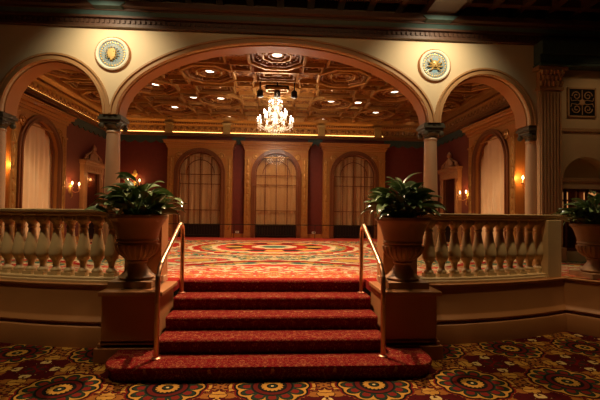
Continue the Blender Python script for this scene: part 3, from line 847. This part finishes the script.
for rr, zz, n in ((.20, .12, 16), (.30, .20, 22), (.12, .05, 10), (.14, .62, 12), (.20, .86, 16), (.14, 1.04, 12), (.16, .76, 12)):
    g = MB()
    for k in range(n):
        a = 2*PI*k/n+zz; gem(g, rr*math.cos(a), rr*math.sin(a), zz, .017, .09)
    g.build('crystal_tier', M['crystal'], ch)
for rr, zz in ((.20, .88), (.14, 1.06), (.14, .64), (.30, .21)):
    MB().tube([(rr*math.cos(2*PI*k/20), rr*math.sin(2*PI*k/20), zz) for k in range(21)], .010, 5).build('ring', M['gilt'], ch)
o = MB()
for k in range(6): o.lathe([(0, 0), (.018, .015), (.018, .04), (0, .06)], (.17*math.cos(k*PI/3), .17*math.sin(k*PI/3), .90), 6)
o.build('upper_bulbs', M['bulb_w'], ch)
light('chandelier_light', 'POINT', (0, 0, .45), 125, (1, .80, .56), .45, parent=ch)

# ------------------------------------------------------------------ staircase
D0, T = 4.26, .37
stt = thing('staircase', 'five-step staircase in red carpet between the two pedestals', 'stairs', (0, D0, 0))
def step(i):
    z1 = .16*(i+1); y0 = T*i; hw = 1.31
    seg = 5
    def nose(x0, x1):   # cross-section with rounded nosing
        pr = [(y0+.03, 0 if i == 0 else z1-.16), (y0+.03, z1-.06)]
        for k in range(seg+1):
            a = PI+ -PI*.5*k/seg; pr.append((y0+.035+.035*math.cos(a), z1-.035+.035*math.sin(a)))
        pr[1] = (y0+.012, z1-.075)
        yb = T*(i+1)+.06 if i < 4 else y0+.10
        pr += [(yb, z1), (yb, z1-.16 if i else 0)]
        return pr
    if i:
        pr = nose(0, 0); n = len(pr)
        vs = [(-hw, y, z) for y, z in pr]+[(hw, y, z) for y, z in pr]
        return MB().add(vs, [tuple(range(n)), tuple(reversed(range(n, 2*n)))]+[(k, k+n, (k+1) % n+n, (k+1) % n) for k in range(n)])
    # bottom step: wide with rounded ends in plan
    def plan_(g):
        W = 1.80-g; y0_ = g; p = []
        for k in range(9):
            a = PI+PI/2*k/8; p.append((-W+.26+(.26)*math.cos(a), y0_+.26+.26*math.sin(a)))
        for k in range(9):
            a = -PI/2+PI/2*k/8; p.append((W-.26+(.26)*math.cos(a), y0_+.26+.26*math.sin(a)))
        return p+[(W, .565), (-W, .565)]
    mb = MB(); rings = [(.035, 0), (.03, .09), (.008, .105), (0, .125), (.008, .148), (.03, .16)]
    vs = []; n = len(plan_(0))
    for g_, z in rings: vs += [(x, y, z) for x, y in plan_(g_)]
    fs = [(r*n+k, r*n+(k+1) % n, (r+1)*n+(k+1) % n, (r+1)*n+k) for r in range(len(rings)-1) for k in range(n)]
    fs += [tuple(reversed(range(n))), tuple(range((len(rings)-1)*n, len(rings)*n))]
    return mb.add(vs, fs)
for i in range(5): step(i).build('step', M['stair_carpet'], stt, smooth=True)

# ------------------------------------------------------------------ pedestals beside the stairs
def pedestal(x0, x1, label):
    xc = (x0+x1)/2; t = thing('pedestal', label, 'pedestal', (xc, 4.82, 0)); h = (x1-x0)/2
    yb = .70
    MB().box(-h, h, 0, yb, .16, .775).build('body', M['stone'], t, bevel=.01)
    s = 1 if xc > 0 else -1
    ox0, ox1 = (-h, h+.07) if s > 0 else (-h-.07, h)
    mb = MB().box(ox0, ox1, -.015, yb, 0, .17)
    mb.box(ox0+(.03 if s < 0 else 0), ox1-(.03 if s > 0 else 0), .0, yb, .17, .22).box(ox0+(.06 if s < 0 else 0), ox1-(.06 if s > 0 else 0), .0, yb, .22, .26)
    mb.build('plinth', M['stone'], t, bevel=.008)
    MB().box(-h-.03, h+.05, -.04, yb, .775, .83).build('coping', M['stone'], t, bevel=.012)
pedestal(-2.0, -1.345, 'square stone pedestal left of the stairs carrying an urn')
pedestal(1.345, 2.00, 'square stone pedestal right of the stairs carrying an urn')

# ------------------------------------------------------------------ balustrades
def balustrade(s, label):
    t = thing('balustrade', label, 'balustrade', (s*1.9, 5.55, FZ))
    path = [p for p in curve_pts(s, 26, 1.50)]
    P_ = path if s > 0 else path[::-1]
    MB().sweep(P_, [(-.14, .80), (.0, .80), (.0, .83), (-.015, .84), (-.015, .865), (-.03, .875), (-.14, .875)][::1]).sweep(P_, [(-.30, .80), (-.13, .80), (-.13, .875), (-.27, .875), (-.28, .84), (-.30, .83)]).build('base_rail', M['stone_rail'], t, world=True, smooth=True, angle=25)
    MB().sweep(P_, [(-.25, 1.69), (-.05, 1.69), (-.03, 1.71), (-.03, 1.735), (.0, 1.75), (.005, 1.775), (-.01, 1.785), (-.29, 1.785), (-.305, 1.775), (-.30, 1.75), (-.27, 1.735), (-.27, 1.71)]).build('top_rail', M['stone_rail'], t, world=True, smooth=True, angle=25)
    # balusters along arc length
    fine = curve_pts(s, 300, 1.5); acc = 0; last = fine[0]; nxt = .73; out = []
    for a, b in zip(fine, fine[1:]):
        acc += math.dist(a, b)
        if acc >= nxt and len(out) < 12:
            ang = math.atan2(b[1]-a[1], b[0]-a[0]); nrm = Vector((math.sin(ang), -math.cos(ang)))*(1 if s > 0 else -1)
            out.append((b[0]-nrm.x*.15, b[1]-nrm.y*.15, ang)); nxt += .206
    bl = None
    for x, y, ang in out:
        if bl is None:
            mb = MB().box(-.072, .072, -.072, .072, .0, .05).box(-.078, .078, -.07, .07, .75, .82)
            mb.lathe([(.066, .05), (.072, .07), (.066, .09), (.046, .105), (.040, .13), (.042, .165), (.052, .19), (.050, .20), (.070, .225), (.092, .27), (.096, .31), (.092, .36), (.078, .44), (.062, .52), (.050, .60), (.045, .64), (.055, .65), (.058, .665), (.050, .68), (.050, .69), (.062, .715), (.088, .745), (.10, .76), (.102, .80)], n=16)
            bl = mb.build('baluster', M['stone_rail'], t, smooth=True, angle=50); o = bl
        else:
            o = bl.copy(); C.objects.link(o); o.parent = t
        o.location = (x-t.location.x, y-t.location.y, .07); o.rotation_euler = (0, 0, ang)
    # end piers
    xa, xb = s*1.53, s*2.02
    MB().box(min(xa, xb), max(xa, xb), 5.56, 5.90, .80, 1.70).build('pier', M['stone'], t, world=True, bevel=.01)
    e = path[-2]; mb = MB().box(-.17, .17, -.02, .30, 0, .90)
    q = mb.xf(Matrix.Translation((e[0]-s*.05, e[1]-.02, .80)) @ Matrix.Rotation(s*math.radians(22), 4, 'Z'))
    q.build('pier', M['stone_rail'], t, world=True, bevel=.01)
balustrade(-1, 'curved stone balustrade left of the stairs')
balustrade(1, 'curved stone balustrade right of the stairs')

# ------------------------------------------------------------------ urns with plants
URN = [(.20, .08), (.205, .10), (.225, .115), (.19, .14), (.145, .19), (.115, .24), (.105, .28), (.125, .295), (.13, .31), (.115, .325), (.16, .36), (.215, .41), (.24, .47), (.245, .53), (.235, .545), (.255, .56), (.255, .575), (.245, .59), (.262, .66), (.285, .74), (.31, .80), (.335, .835), (.355, .85), (.36, .875), (.355, .89), (.33, .895), (.31, .88), (.28, .82), (.0, .80)]
def leaf(mb, base, az, L, W, rise, droop, roll):
    """stalk then a broad pointed blade that arches over"""
    d = Vector((math.cos(az), math.sin(az), 0)); upv = Vector((0, 0, 1)); n = 9
    p = Vector(base); el = rise; ctr = []
    for i in range(n+1):
        ctr.append((p.copy(), el)); p = p+(d*math.cos(el)+upv*math.sin(el))*(L/n); el -= droop/n*(.5+1.3*i/n)
    side = Vector((-math.sin(az), math.cos(az), 0)); side = (side*math.cos(roll)+upv*math.sin(roll))
    vs = []; fs = []
    for i, (q, e_) in enumerate(ctr):
        u = i/n; wd = W*max(.04, math.sin(PI*min(1, u**.8))**.9)*(.5 if i == n else 1) if i < n else .003
        nr = Vector((-math.cos(az)*math.sin(e_), -math.sin(az)*math.sin(e_), math.cos(e_)))
        vs += [q-side*wd+nr*wd*.35, q-side*wd*.5+nr*wd*.10, q, q+side*wd*.5+nr*wd*.10, q+side*wd+nr*wd*.35]
    for i in range(n):
        for j in range(4): a = i*5+j; fs.append((a, a+1, a+6, a+5))
    mb.add(vs, fs)
def plant(loc, scale, rx, hz, n, seed, label, lean=0):
    random.seed(seed); t = thing('potted_plant', label, 'plant', loc)
    MB().box(-.26*scale, .26*scale, -.26*scale, .26*scale, 0, .08*scale).lathe([(r*scale, z*scale) for r, z in URN], n=36).build('urn', M['urn'], t, smooth=True, angle=35)
    # gadroons on the lower bowl
    g = MB()
    for k in range(22):
        a = 2*PI*k/22; ca, sa = math.cos(a), math.sin(a)
        g.tube([(ca*r*scale, sa*r*scale, z*scale) for r, z in ((.125, .335), (.17, .37), (.222, .42), (.246, .48), (.246, .52))], .012*scale, 5, .026*scale)
    g.build('gadrooning', M['urn'], t, smooth=True)
    MB().lathe([(0, .84*scale), (.2*scale, .845*scale), (.295*scale, .835*scale)], n=20).build('soil', M['soil'], t)
    mb = MB(); st = MB(); z0 = .84*scale
    for k in range(n):
        az = random.uniform(0, 2*PI); q = random.random()**.7
        el = PI/2-q*1.35; hh = hz*(.25+.75*random.random())*(1-.45*q)
        rad = rx*q*random.uniform(.35, .62)
        b = Vector((math.cos(az)*rad, math.sin(az)*rad, z0+hh*(.85-.3*q)))
        root = Vector((math.cos(az)*.15*scale*random.random(), math.sin(az)*.15*scale*random.random(), z0))
        mid = (root+b)/2+Vector((0, 0, .06))
        st.tube([root, mid, b], .006, 4, .004)
        L = random.uniform(.24, .36)*(.75+.4*scale*.5)
        leaf(mb, b, az+random.uniform(-.5, .5), L, random.uniform(.045, .068), random.uniform(.3, 1.0)*(1-.25*q), random.uniform(.5, 1.6), random.uniform(-.7, .7))
    mb.build('foliage', M['leaf'], t, smooth=True, angle=180); st.build('stems', M['stem'], t)
    return t
plant((-1.74, 5.24, .83), 1.0, .66, .64, 130, 11, 'leafy green plant in a large stone urn on the left stair pedestal')
plant((1.69, 5.20, .83), 1.0, .58, .68, 150, 23, 'leafy green plant in a large stone urn on the right stair pedestal')
plant((5.14, 6.14, .80), .95, .60, .62, 120, 31, 'leafy green plant in a stone urn at the far right edge')

# ------------------------------------------------------------------ brass handrails
def handrail(s, x, label):
    t = thing('handrail', label, 'handrail', (x, 4.5, .16))
    # local y from the front post, z from the first tread
    key = [(0, 0, 0), (0, 0, .80), (0, .02, .90), (0, .10, .99), (0, .22, 1.07), (0, .92, 1.40), (0, 1.03, 1.43), (0, 1.12, 1.40), (0, 1.15, 1.32), (0, 1.155, 1.2), (0, 1.16, .48)]
    pts = []
    for i in range(len(key)-1):
        p0, p1, p2, p3 = [Vector(key[max(0, min(len(key)-1, k))]) for k in (i-1, i, i+1, i+2)]
        for j in range(5):
            q = j/5
            if (p2-p1).length > .5: pts.append(p1.lerp(p2, q)); continue
            pts.append(.5*((2*p1)+(-p0+p2)*q+(2*p0-5*p1+4*p2-p3)*q*q+(-p0+3*p1-3*p2+p3)*q**3))
    pts.append(Vector(key[-1]))
    MB().tube(pts, .028, 12).build('rail', M['brass'], t, smooth=True, angle=80)
    MB().lathe([(.05, .0), (.05, .012), (.028, .022)], (0, 0, 0), 16).build('flange', M['brass'], t, smooth=True)
    MB().lathe([(.05, .0), (.05, .012), (.028, .022)], (0, 1.16, .48), 16).build('flange', M['brass'], t, smooth=True)
handrail(-1, -1.27, 'curved brass handrail on the left side of the stairs')
handrail(1, 1.24, 'curved brass handrail on the right side of the stairs')
